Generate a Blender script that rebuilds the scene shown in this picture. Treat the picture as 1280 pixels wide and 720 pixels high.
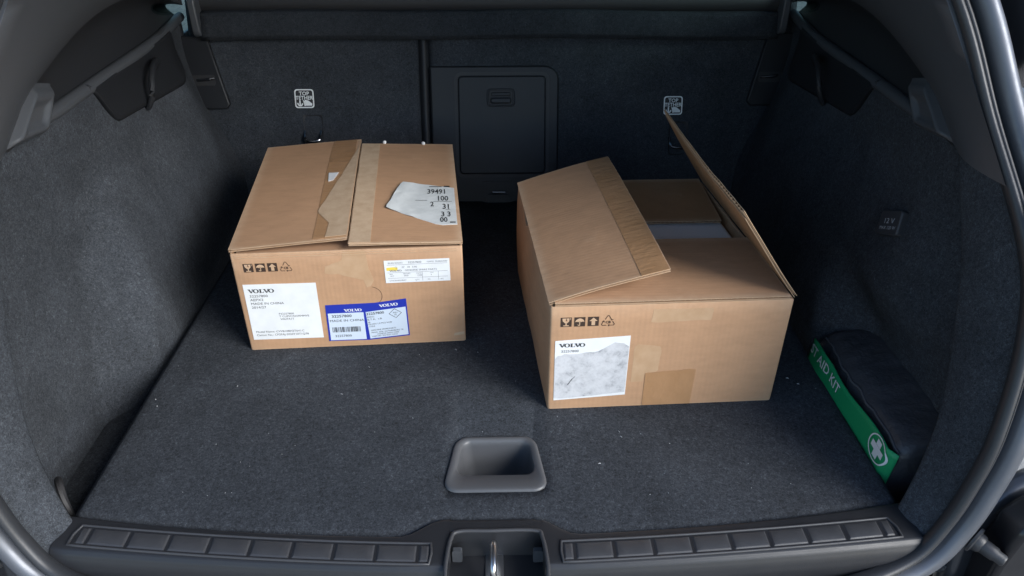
import bpy, bmesh, math, random
from mathutils import Vector, Matrix
from mathutils import noise as mnoise
R = math.radians
random.seed(4)
for o in list(bpy.data.objects): bpy.data.objects.remove(o)
scene = bpy.context.scene
COL = scene.collection

# ------------------------------------------------------------------ camera
cam = bpy.data.cameras.new('camera'); cam_o = bpy.data.objects.new('camera', cam); COL.objects.link(cam_o)
cam.sensor_width = 36; cam.lens = 924/1280*36; cam.clip_start = .02; cam.clip_end = 300
cam_o.location = (0, 0, .73); cam_o.rotation_euler = (R(90-32), 0, R(-1.2))
scene.camera = cam_o
# ------------------------------------------------------------------ sky, soft sun, exposure
SUN_EL, SUN_AZ = R(29), R(126)          # azimuth clockwise from +Y (into the car): behind the photographer, to the right
w = bpy.data.worlds.new('World'); scene.world = w; w.use_nodes = True
nt = w.node_tree; nt.nodes.clear()
sky = nt.nodes.new('ShaderNodeTexSky'); sky.sky_type = 'NISHITA'; sky.sun_disc = False
sky.sun_elevation = SUN_EL; sky.sun_rotation = SUN_AZ; sky.air_density = 1.0; sky.dust_density = .6; sky.ozone_density = 2.0
bg = nt.nodes.new('ShaderNodeBackground'); bg.inputs[1].default_value = .092
ow = nt.nodes.new('ShaderNodeOutputWorld'); nt.links.new(sky.outputs[0], bg.inputs[0]); nt.links.new(bg.outputs[0], ow.inputs[0])
sl = bpy.data.lights.new('sun', 'SUN'); so = bpy.data.objects.new('sun', sl); COL.objects.link(so)
sl.energy = 1.5; sl.angle = R(32); sl.color = (1, .98, .95)
sd = Vector((math.sin(SUN_AZ)*math.cos(SUN_EL), math.cos(SUN_AZ)*math.cos(SUN_EL), math.sin(SUN_EL)))
so.rotation_euler = sd.to_track_quat('Z', 'Y').to_euler()
scene.view_settings.view_transform = 'Standard'; scene.view_settings.look = 'None'
scene.view_settings.exposure = 1.55; scene.view_settings.gamma = 1

# ------------------------------------------------------------------ materials
def M(name, col, rough=.6, metal=0, spec=.5, coat=0, sheen=0):
    m = bpy.data.materials.new(name); m.use_nodes = True
    b = m.node_tree.nodes['Principled BSDF']
    b.inputs['Base Color'].default_value = (*col, 1); b.inputs['Roughness'].default_value = rough
    b.inputs['Metallic'].default_value = metal; b.inputs['Specular IOR Level'].default_value = spec
    b.inputs['Coat Weight'].default_value = coat; b.inputs['Sheen Weight'].default_value = sheen
    return m
def nodes(m):
    n = m.node_tree.nodes; l = m.node_tree.links; return n, l, n['Principled BSDF']
def noisy(m, scale, stops, coord='Object', detail=6, rough=.6, stretch=None, to='Base Color'):
    n, l, b = nodes(m)
    tc = n.new('ShaderNodeTexCoord'); tx = n.new('ShaderNodeTexNoise'); rp = n.new('ShaderNodeValToRGB')
    src = tc.outputs[coord]
    if stretch:
        mp = n.new('ShaderNodeMapping'); mp.inputs['Scale'].default_value = stretch
        l.new(src, mp.inputs[0]); src = mp.outputs[0]
    l.new(src, tx.inputs['Vector']); tx.inputs['Scale'].default_value = scale; tx.inputs['Detail'].default_value = detail; tx.inputs['Roughness'].default_value = rough
    e = rp.color_ramp.elements
    e[0].position, e[0].color = stops[0][0], (*stops[0][1], 1); e[1].position, e[1].color = stops[-1][0], (*stops[-1][1], 1)
    for p, c in stops[1:-1]:
        q = e.new(p); q.color = (*c, 1)
    l.new(tx.outputs[0], rp.inputs[0]); l.new(rp.outputs[0], b.inputs[to])
    return tc, tx, rp
def bump(m, scale, dist, strength=1, detail=4, coord='Object', stretch=None, rough=.6):
    n, l, b = nodes(m)
    tc = n.new('ShaderNodeTexCoord'); tx = n.new('ShaderNodeTexNoise'); bp = n.new('ShaderNodeBump')
    src = tc.outputs[coord]
    if stretch:
        mp = n.new('ShaderNodeMapping'); mp.inputs['Scale'].default_value = stretch
        l.new(src, mp.inputs[0]); src = mp.outputs[0]
    l.new(src, tx.inputs['Vector']); tx.inputs['Scale'].default_value = scale; tx.inputs['Detail'].default_value = detail; tx.inputs['Roughness'].default_value = rough
    bp.inputs['Distance'].default_value = dist; bp.inputs['Strength'].default_value = strength
    l.new(tx.outputs[0], bp.inputs['Height'])
    prev = b.inputs['Normal'].links
    if prev: l.new(prev[0].from_socket, bp.inputs['Normal'])
    l.new(bp.outputs[0], b.inputs['Normal'])
def carpet(name, k=1.0, fine=270):
    m = M(name, (.03, .035, .04), .95, spec=.15)
    n, l, b = nodes(m)
    tc = n.new('ShaderNodeTexCoord')
    def nz(s, d, r):
        t = n.new('ShaderNodeTexNoise'); l.new(tc.outputs['Object'], t.inputs['Vector'])
        t.inputs['Scale'].default_value = s; t.inputs['Detail'].default_value = d; t.inputs['Roughness'].default_value = r; t.inputs['Distortion'].default_value = 1.2; return t
    def mth(op, a, b_=None, c_=None):
        q = n.new('ShaderNodeMath'); q.operation = op
        for i, v in enumerate((a, b_, c_)):
            if v is None: continue
            if isinstance(v, float): q.inputs[i].default_value = v
            else: l.new(v, q.inputs[i])
        return q.outputs[0]
    a, c, g = nz(fine, 5, .8), nz(90, 3, .6), nz(7, 2, .5)
    v = mth('MULTIPLY_ADD', c.outputs[0], .16, mth('MULTIPLY', g.outputs[0], .13)); v = mth('MULTIPLY_ADD', a.outputs[0], .71, v)
    rp = n.new('ShaderNodeValToRGB'); e = rp.color_ramp.elements
    e[0].position, e[0].color = .40, (.0137*k, .0152*k, .0172*k, 1); e[1].position, e[1].color = .66, (.074*k, .081*k, .090*k, 1)
    q = e.new(.5); q.color = (.0262*k, .0295*k, .0345*k, 1); q = e.new(.57); q.color = (.038*k, .0425*k, .0495*k, 1)
    l.new(v, rp.inputs[0]); l.new(rp.outputs[0], b.inputs['Base Color'])
    bump(m, fine*1.5, .0016, .8, 4, rough=.75); bump(m, 45, .003, .18, 2)
    return m
CARPET = carpet('boot_carpet', 1.55)
WALLCARPET = carpet('side_carpet', 1.7, 360)
SEATFAB = carpet('seat_carpet', 1.4, 420)
COVERFAB = carpet('load_cover_cloth', 1.15, 600)
PLASTIC = M('grained_black_plastic', (.016, .0172, .020), .46, spec=.3); bump(PLASTIC, 900, .0006, .35, 3)
CAPP = M('cap_plastic', (.040, .042, .047), .5)
SILLP = M('sill_plastic', (.020, .021, .024), .38); bump(SILLP, 1100, .0005, .3, 3); noisy(SILLP, 30, [(.3, (.34,)*3), (.75, (.50,)*3)], to='Roughness')
PADP = M('scuff_pad_plastic', (.045, .046, .050), .45); bump(PADP, 1400, .0005, .35, 2); noisy(PADP, 45, [(.3, (.36,)*3), (.75, (.58,)*3)], to='Roughness')
TRIM = M('pillar_trim_plastic', (.062, .067, .075), .42); bump(TRIM, 1000, .0005, .25, 3)
DARKTRIM = M('quarter_trim_plastic', (.018, .019, .022), .5); bump(DARKTRIM, 1000, .0005, .25, 3)
TRAYP = M('tray_plastic', (.085, .088, .094), .42); bump(TRAYP, 900, .0004, .25, 3)
RUBBER = M('seal_rubber', (.028, .030, .034), .45); bump(RUBBER, 300, .0006, .3, 3)
PAINT = M('body_paint', (.12, .13, .15), .45, .5, coat=.12); noisy(PAINT, 60, [(.3, (.40,)*3), (.8, (.54,)*3)], to='Roughness')
BLACKGLOSS = M('gloss_black', (.008, .008, .010), .3, coat=.25)
DARKPAINT = M('dark_body_paint', (.045, .05, .06), .35, .5, coat=.5); bump(DARKPAINT, 9, .02, .5, 2)
METAL = M('zinc_metal', (.62, .62, .62), .3, 1); bump(METAL, 400, .0003, .4)
CHROME = M('bright_metal', (.30, .31, .33), .25, 1)
PIPING = M('piping_cord', (.09, .092, .10), .5)
FABRIC = M('nylon_fabric', (.052, .055, .064), .36); bump(FABRIC, 45, .006, .5, 3); bump(FABRIC, 1600, .0005, .4, 2)
GREEN = M('green_webbing', (.008, .29, .105), .5); bump(GREEN, 1500, .0004, .3, 2)
WHITEINK = M('white_print', (.75, .77, .77), .6)
LINT = M('lint_fibre', (.42, .43, .45), .9)
GREYINK = M('grey_print', (.42, .44, .47), .6)
BLACKINK = M('black_print', (.02, .02, .022), .6)
FADEDINK = M('faded_print', (.16, .16, .17), .6)
BROWNINK = M('brown_box_print', (.040, .022, .014), .75)
BLUE = M('blue_label_paper', (.018, .035, .36), .42)
PALEBLUE = M('pale_blue_paper', (.60, .68, .78), .5)
YELLOW = M('yellow_marker', (.80, .62, .10), .5)
PAPER = M('white_label_paper', (.74, .76, .77), .5); noisy(PAPER, 40, [(.3, (.70, .72, .73)), (.7, (.78, .80, .81))])
GLOSSPAPER = M('creased_label_paper', (.66, .69, .69), .3); noisy(GLOSSPAPER, 25, [(.3, (.58, .61, .61)), (.7, (.72, .75, .75))]); bump(GLOSSPAPER, 28, .003, .5, 2)
SCUFF = M('scuffed_label_paper', (.6, .6, .62), .6)
noisy(SCUFF, 55, [(.32, (.26, .27, .29)), (.45, (.50, .51, .53)), (.60, (.60, .61, .63)), (.74, (.42, .43, .45))], detail=8, rough=.75)
FOAM = M('foam_insert', (.80, .80, .80), .7); bump(FOAM, 300, .001, .4)
def cardboard(name, c, flute=(1, 1, 1)):
    m = M(name, c, .78, spec=.25)
    c = Vector(c)
    noisy(m, 30, [(.25, tuple(c*.90)), (.5, tuple(c)), (.78, tuple(c*1.10))], detail=9, rough=.68, stretch=flute)
    n, l, b = nodes(m)
    old = b.inputs['Base Color'].links[0].from_socket
    ge = n.new('ShaderNodeNewGeometry'); rp = n.new('ShaderNodeValToRGB'); tc = n.new('ShaderNodeTexCoord'); t2 = n.new('ShaderNodeTexNoise'); t2.inputs['Scale'].default_value = 70; t2.inputs['Detail'].default_value = 6
    l.new(tc.outputs['Object'], t2.inputs['Vector']); ml = n.new('ShaderNodeMath'); ml.operation = 'MULTIPLY'
    rp.color_ramp.elements[0].position = .515; rp.color_ramp.elements[1].position = .60; l.new(ge.outputs['Pointiness'], rp.inputs[0])
    l.new(rp.outputs[0], ml.inputs[0]); l.new(t2.outputs[0], ml.inputs[1])
    # faint scuffs and rubbed streaks
    t3 = n.new('ShaderNodeTexNoise'); t3.inputs['Scale'].default_value = 9; t3.inputs['Detail'].default_value = 12; t3.inputs['Roughness'].default_value = .75; l.new(tc.outputs['Object'], t3.inputs['Vector'])
    r3 = n.new('ShaderNodeValToRGB'); r3.color_ramp.elements[0].position = .60; r3.color_ramp.elements[1].position = .78; r3.color_ramp.elements[1].color = (.35, .35, .35, 1); l.new(t3.outputs[0], r3.inputs[0])
    ad = n.new('ShaderNodeMath'); ad.operation = 'ADD'; ad.use_clamp = True; l.new(ml.outputs[0], ad.inputs[0]); l.new(r3.outputs[0], ad.inputs[1])
    mx_ = n.new('ShaderNodeMixRGB'); l.new(ad.outputs[0], mx_.inputs[0]); l.new(old, mx_.inputs[1]); mx_.inputs[2].default_value = (.60, .44, .30, 1); l.new(mx_.outputs[0], b.inputs['Base Color'])
    bump(m, 900, .0004, .35, 3); bump(m, 18, .005, .3, 2); bump(m, 5, .012, .25, 1)
    return m
CARD = cardboard('corrugated_cardboard', (.45, .268, .155), (1, 1, 2.6))
CARDTOP = cardboard('corrugated_cardboard_flap', (.45, .268, .155), (1, 3.0, 1))
def flutes(m, axis):
    n, l, b = nodes(m); tc = n.new('ShaderNodeTexCoord'); wv = n.new('ShaderNodeTexWave'); wv.bands_direction = axis; wv.inputs['Scale'].default_value = 44; wv.inputs['Distortion'].default_value = .6
    l.new(tc.outputs['Object'], wv.inputs['Vector']); bp = n.new('ShaderNodeBump'); bp.inputs['Distance'].default_value = .0006; bp.inputs['Strength'].default_value = .13; l.new(wv.outputs[1], bp.inputs['Height'])
    l.new(b.inputs['Normal'].links[0].from_socket, bp.inputs['Normal']); l.new(bp.outputs[0], b.inputs['Normal'])
flutes(CARD, 'X'); flutes(CARDTOP, 'Y')
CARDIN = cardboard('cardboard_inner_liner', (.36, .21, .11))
CORE = M('corrugation_core', (.55, .39, .25), .85)
TAPE = M('brown_packing_tape', (.38, .21, .10), .28, coat=.3); bump(TAPE, 60, .002, .5, 3); bump(TAPE, 25, .003, .4, 2, stretch=(1, 4, 1)); noisy(TAPE, 22, [(.3, (.385, .215, .105)), (.75, (.44, .255, .135))])
PEEL = M('peeled_paper', (.48, .35, .23), .8); noisy(PEEL, 60, [(.3, (.43, .30, .19)), (.75, (.55, .41, .28))], detail=8, rough=.7)
GLASS = bpy.data.materials.new('tinted_window_glass'); GLASS.use_nodes = True
_n = GLASS.node_tree.nodes; _l = GLASS.node_tree.links; _n.clear()
_t = _n.new('ShaderNodeBsdfTransparent'); _t.inputs[0].default_value = (.50, .60, .60, 1)
_g = _n.new('ShaderNodeBsdfGlossy'); _g.inputs['Roughness'].default_value = .02
_x = _n.new('ShaderNodeMixShader'); _x.inputs[0].default_value = .06; _o = _n.new('ShaderNodeOutputMaterial')
_l.new(_t.outputs[0], _x.inputs[1]); _l.new(_g.outputs[0], _x.inputs[2]); _l.new(_x.outputs[0], _o.inputs[0])
PAVE = M('concrete_pavers', (.3, .29, .27), .9)
n_, l_, b_ = nodes(PAVE)
tc_ = n_.new('ShaderNodeTexCoord'); bt_ = n_.new('ShaderNodeTexBrick'); bt_.inputs['Scale'].default_value = 1
for i_, v_ in ((1, (.34, .32, .29, 1)), (2, (.28, .27, .25, 1)), (3, (.14, .13, .12, 1))): bt_.inputs[i_].default_value = v_
bt_.inputs['Brick Width'].default_value = .2; bt_.inputs['Row Height'].default_value = .1; bt_.inputs['Mortar Size'].default_value = .005
l_.new(tc_.outputs['Object'], bt_.inputs[0]); l_.new(bt_.outputs[0], b_.inputs['Base Color']); bump(PAVE, 80, .003, .6)

# ------------------------------------------------------------------ helpers (all coordinates in metres, car axes: x right, y into the car, z up, boot floor z=0)
def root_of(o):
    while o.parent: o = o.parent
    return o
def link(name, verts, faces, mat, parent=None, smooth=True, origin=None, kind=None, fmats=None, sharp=35):
    me = bpy.data.meshes.new(name)
    off = Vector(root_of(parent).location) if parent else Vector(origin or (0, 0, 0))
    assert max(max(f) for f in faces) < len(verts), name
    me.from_pydata([tuple(Vector(v)-off) for v in verts], [], faces)
    mats = mat if isinstance(mat, (list, tuple)) else [mat]
    for k in mats: me.materials.append(k)
    if fmats:
        for p, k in zip(me.polygons, fmats): p.material_index = k
    bm = bmesh.new(); bm.from_mesh(me); bmesh.ops.recalc_face_normals(bm, faces=bm.faces[:]); bm.to_mesh(me); bm.free()
    if smooth: me.shade_smooth(); me.set_sharp_from_angle(angle=R(sharp))
    o = bpy.data.objects.new(name, me); COL.objects.link(o)
    if parent: o.parent = parent
    else: o.location = off
    if kind: o['kind'] = kind
    return o
def thing(name, loc, label, cat, group=None):
    o = bpy.data.objects.new(name, None); o.empty_display_size = .05; COL.objects.link(o); o.location = loc
    o['label'] = label; o['category'] = cat
    if group: o['group'] = group
    return o
def solid(o, t, offset=-1):
    s = o.modifiers.new('thickness', 'SOLIDIFY'); s.thickness = t; s.offset = offset; s.use_even_offset = False; return o
def bevel(o, wd, seg=3, ang=30):
    b = o.modifiers.new('bevel', 'BEVEL'); b.width = wd; b.segments = seg; b.limit_method = 'ANGLE'; b.angle_limit = R(ang); return o
def grid(f, nu, nv, keep=None):
    V = [f(i/nu, j/nv) for j in range(nv+1) for i in range(nu+1)]
    F = [(j*(nu+1)+i, j*(nu+1)+i+1, (j+1)*(nu+1)+i+1, (j+1)*(nu+1)+i) for j in range(nv) for i in range(nu) if not keep or keep((i+.5)/nu, (j+.5)/nv)]
    return V, F
def ss(x, a, b):
    t = max(0, min(1, (x-a)/(b-a))); return t*t*(3-2*t)
def lerp(a, b, t): return a+(b-a)*t
def curve(pts, t):          # Catmull-Rom through points, t 0..1
    pts = [Vector(p) for p in pts]; n = len(pts)-1; s = min(max(t, 0)*n, n-1e-6); i = int(s); u = s-i
    p1, p2 = pts[i], pts[i+1]; p0 = pts[i-1] if i else p1*2-p2; p3 = pts[i+2] if i+2 <= n else p2*2-p1
    return .5*((2*p1)+(p2-p0)*u+(2*p0-5*p1+4*p2-p3)*u*u+(3*p1-p0-3*p2+p3)*u**3)
def tube(path, r, n=10, cap=True):
    path = [Vector(p) for p in path]; V, F = [], []
    ref = Vector((.13, .21, 1)).normalized()
    for i, p in enumerate(path):
        t = (path[min(i+1, len(path)-1)]-path[max(i-1, 0)]).normalized()
        a = t.cross(ref)
        if a.length < 1e-3: a = t.cross(Vector((1, 0, 0)))
        a.normalize(); b = t.cross(a); rr = r(i/(len(path)-1)) if callable(r) else r
        V += [p+(a*math.cos(2*math.pi*k/n)+b*math.sin(2*math.pi*k/n))*rr for k in range(n)]
    m = len(path)
    F = [(i*n+k, i*n+(k+1) % n, (i+1)*n+(k+1) % n, (i+1)*n+k) for i in range(m-1) for k in range(n)]
    if cap: F += [tuple(range(n)), tuple(range((m-1)*n, m*n))]
    return V, F
def frame(o, u, v, n):      # local (u,v,n) -> world
    return Matrix((( u[0], v[0], n[0], o[0]), (u[1], v[1], n[1], o[1]), (u[2], v[2], n[2], o[2]), (0, 0, 0, 1)))
def prism(poly, h0, h1, mx):    # extruded polygon in a frame
    n = len(poly); V = [mx @ Vector((x, y, h0)) for x, y in poly]+[mx @ Vector((x, y, h1)) for x, y in poly]
    return V, [tuple(range(n)), tuple(range(n, 2*n))]+[(i, (i+1) % n, n+(i+1) % n, n+i) for i in range(n)]
def ringprism(outer, inner, h0, h1, mx):
    n = len(outer); V = [mx @ Vector((x, y, h)) for h in (h0, h1) for P in (outer, inner) for x, y in P]
    F = []
    for i in range(n):
        j = (i+1) % n
        F += [(2*n+i, 2*n+j, 3*n+j, 3*n+i), (i, j, n+j, n+i), (i, j, 2*n+j, 2*n+i), (n+i, n+j, 3*n+j, 3*n+i)]
    return V, F
def rrect(x0, y0, x1, y1, r, seg=5):
    P = []
    for cx, cy, a in ((x1-r, y1-r, 0), (x0+r, y1-r, 90), (x0+r, y0+r, 180), (x1-r, y0+r, 270)):
        P += [(cx+r*math.cos(R(a+90*k/seg)), cy+r*math.sin(R(a+90*k/seg))) for k in range(seg+1)]
    return P
def join(*ms):
    V, F = [], []
    for v, f in ms:
        k = len(V); V += list(v); F += [tuple(i+k for i in q) for q in f]
    return V, F
def slab(poly, h0, h1, mx): return prism(poly, h0, h1, mx)
def rect(x0, y0, x1, y1): return [(x0, y0), (x1, y0), (x1, y1), (x0, y1)]
def text(s, x, y, size, mx, h, sx=1, align='LEFT', shear=0, bold=0):
    c = bpy.data.curves.new('t', 'FONT'); c.body = s; c.size = size; c.align_x = align; c.shear = shear; c.resolution_u = 2; c.offset = bold
    o = bpy.data.objects.new('t', c); COL.objects.link(o)
    me = o.to_mesh()
    V = [mx @ Vector((x+v.co.x*sx, y+v.co.y, h)) for v in me.vertices]; F = [tuple(p.vertices) for p in me.polygons]
    o.to_mesh_clear(); bpy.data.objects.remove(o); bpy.data.curves.remove(c)
    return V, F
def logotype(x, y, wd, mx, h):       # wide slab-serif capitals V O L V O
    ht = wd*.17; parts = []; s = ht
    def P(poly, ox): parts.append(prism([(ox+a*s, y+b*s) for a, b in poly], h-.0001, h, mx))
    def Vv(ox):
        P([(.10, .92), (.48, .92), (.80, .25), (.80, 0), (.62, 0)], ox); P([(.80, 0), (.80, .25), (1.08, .92), (1.24, .92), (.88, 0)], ox)
        P([(0, .90), (.58, .90), (.58, 1), (0, 1)], ox); P([(.92, .90), (1.36, .90), (1.36, 1), (.92, 1)], ox)
    def Oo(ox):
        N = 28; o = [(ox+s*(.66+.66*math.cos(2*math.pi*k/N)), y+s*(.5+.53*math.sin(2*math.pi*k/N))) for k in range(N)]
        i = [(ox+s*(.66+.33*math.cos(2*math.pi*k/N)), y+s*(.5+.43*math.sin(2*math.pi*k/N))) for k in range(N)]
        parts.append(ringprism(o, i, h-.0001, h, mx))
    def Ll(ox):
        P([(.16, .1), (.50, .1), (.50, .9), (.16, .9)], ox); P([(0, .9), (.66, .9), (.66, 1), (0, 1)], ox)
        P([(0, 0), (1.05, 0), (1.05, .1), (0, .1)], ox); P([(.95, .1), (1.05, .1), (1.08, .38), (1.0, .38)], ox)
    k = wd/(6.05*s)
    for fn, ox in ((Vv, 0), (Oo, 1.22), (Ll, 2.62), (Vv, 3.62), (Oo, 4.78)): fn(x+ox*s*wd/(6.1*s))
    return join(*parts)
def strip(pts, wd, h, mx):           # drawn stroke
    ms = []
    for (a, b), (c, d) in zip(pts, pts[1:]):
        L = math.hypot(c-a, d-b) or 1e-9; nx, ny = -(d-b)/L*wd/2, (c-a)/L*wd/2
        ms.append(prism([(a+nx, b+ny), (a-nx, b-ny), (c-nx, d-ny), (c+nx, d+ny)], h-.0001, h, mx))
    return join(*ms)

CX = -.015
# ================================================================== SETTING
V, F = grid(lambda u, v: (lerp(-40, 40, u), lerp(-40, 40, v), -.78), 4, 4)
link('pavement', V, F, PAVE, kind='structure')

def yfront(x):                       # where the boot floor meets the sill trim
    a = abs(x-CX); return .601+.040*(a/.51)**2.2+.027*(1-ss(a, .055, .108))
FLW = .522
def floor_pt(u, v):
    x = CX+lerp(-FLW, FLW, u); y0 = yfront(x)+.001; y = lerp(y0, 1.56, v)
    e = min(u, 1-u)*2*FLW; z = -.006*(1-ss(e, 0, .009))-.004*(1-ss(y-y0, 0, .006))
    return (x, y, z)
TX0, TX1, TY0, TY1 = -.072, .058, .675, .766; TXC = -.007    # handle tray opening
us = sorted(set([i/60 for i in range(61)]+[k/FLW/2 for k in (.002, .004, .006, .009)]+[1-k/FLW/2 for k in (.002, .004, .006, .009)]+[(TX0-CX+FLW)/(2*FLW), (TX1-CX+FLW)/(2*FLW)]))
ys = [0, .002, .004, .007]+[.02+i*.015 for i in range(8)]
def floor_mesh():
    xs = [CX+lerp(-FLW, FLW, u) for u in us]; rows = [0, .003, .006, .01, TY0-.613-.016-.014, TY0, TY1, .9, 1.1, 1.3, 1.56]
    V, F = [], []
    for j, r in enumerate(rows):
        for u, x in zip(us, xs):
            y0 = yfront(x)+.001
            y = y0+r if j < 4 else (max(TY0-.02, y0+.012) if j == 4 else r)
            e = min(u, 1-u)*2*FLW; z = -.006*(1-ss(e, 0, .009))-.004*(1-ss(y-y0, 0, .008))
            if j == 6 and TX0-1e-6 <= x <= TX1+1e-6: x = TXC+(x-TXC)*.81
            V.append((x, y, z))
    n = len(us)
    for j in range(len(rows)-1):
        for i in range(n-1):
            if rows[j] == TY0 and xs[i] > TX0-1e-6 and xs[i+1] < TX1+1e-6: continue
            F.append((j*n+i, j*n+i+1, (j+1)*n+i+1, (j+1)*n+i))
    return V, F
V, F = floor_mesh()
boot_floor = link('boot_floor', V, F, CARPET, kind='structure'); solid(boot_floor, .022)
# sunk handle tray
OY0 = .7005                       # near lip of the finger opening
def tray_ring(x0, y0, x1, y1, z, r, r2=None): return [(TXC+(x-TXC)*(1-.19*max(0, (y-TY0))/(TY1-TY0)), y, z) for x, y in rrect(x0, y0, x1, y1, r, 7)]
A0, A1, B0, B1 = TX0-.004, TX1+.004, TY0-.005, TY1+.005
rings = [tray_ring(A0, B0, A1, B1, -.003, .020), tray_ring(A0+.0005, B0+.0005, A1-.0005, B1-.0005, .0022, .020), tray_ring(A0+.003, B0+.003, A1-.003, B1-.003, .0036, .018), tray_ring(A0+.007, B0+.007, A1-.007, B1-.0055, .0030, .016),
         tray_ring(A0+.011, OY0-.002, A1-.011, B1-.0075, .0016, .016), tray_ring(A0+.0125, OY0, A1-.0125, B1-.009, -.001, .016), tray_ring(A0+.013, OY0+.0005, A1-.013, B1-.010, -.006, .016), tray_ring(A0+.017, OY0-.004, A1-.017, B1-.012, -.040, .018), tray_ring(A0+.019, OY0-.004, A1-.019, B1-.014, -.060, .018), tray_ring(A0+.026, OY0+.002, A1-.026, B1-.024, -.068, .014)]
n = len(rings[0]); V2 = [p for r_ in rings for p in r_]
F = [(i*n+k, i*n+(k+1) % n, (i+1)*n+(k+1) % n, (i+1)*n+k) for i in range(len(rings)-1) for k in range(n)]+[tuple(range((len(rings)-1)*n, len(rings)*n))]
link('handle_tray', V2, F, TRAYP, boot_floor, sharp=60)

# ================================================================== CAR
car = thing('car', (CX, 1.0, -.78), 'dark car with its boot open, showing grey carpet lining and black plastic sill', 'car')
def side(sg): return lambda p: (CX+sg*p[0], p[1], p[2])
# --- carpeted side walls with the pocket behind the wheel arch
def wall_d(y, z, sg=-1):
    d = .531+.022*ss(y, .95, 1.5)+.072*ss(z, .0, .36)
    ye = .905+.55*max(z, 0)
    zt = .296-.83*(y-.875)
    rec = (1-ss(y, ye-.02, ye+.075))*(1-ss(z, .02, .36) if sg < 0 else 1-ss(z, .06, .17))
    d += .068*rec
    if sg < 0: d += .009*(1-ss(z, zt-.014, zt+.008))*(1-ss(y, .99, 1.05))
    if sg > 0: d += .036*(1-ss(y, .76, .93))*ss(z, .05, .16)*(1-ss(z, .30, .39))
    d += .034*ss(y, 1.46, 1.63)*ss(z, .06, .22)
    d += .012*math.sin(7*y+1)*ss(z, .08, .2)*(1-ss(z, .25, .38))
    return d
SEAL = [(0, .505, -.052), (.20, .514, -.046), (.36, .528, -.040), (.452, .548, -.028), (.506, .565, -.009), (.534, .577, .026), (.553, .587, .078), (.570, .602, .15), (.586, .640, .25), (.582, .685, .34), (.558, .783, .454), (.518, .846, .568), (.455, .95, .70), (.40, 1.03, .80)]
EDGE = [(.497, .619, -.008), (.517, .632, .01), (.548, .664, .08), (.566, .70, .15), (.577, .765, .28), (.578, .845, .40)]
def seal_at_z(z):
    lo, hi = .3, 1.
    for _ in range(30):
        m = (lo+hi)/2
        if curve(SEAL, m).z < z: lo = m
        else: hi = m
    return curve(SEAL, lo)
PL = [(.572, .735, .395), (.545, .81, .49), (.50, .875, .60), (.43, .985, .75)]
E2 = [(.583, .865, .395), (.590, .97, .44), (.588, 1.17, .488), (.603, 1.40, .478), (.640, 1.64, .412)]
RAIL = [(.588, .872, .388), (.606, .98, .389), (.620, 1.2, .387), (.634, 1.45, .385), (.664, 1.66, .384)]
sides = {}
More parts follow.
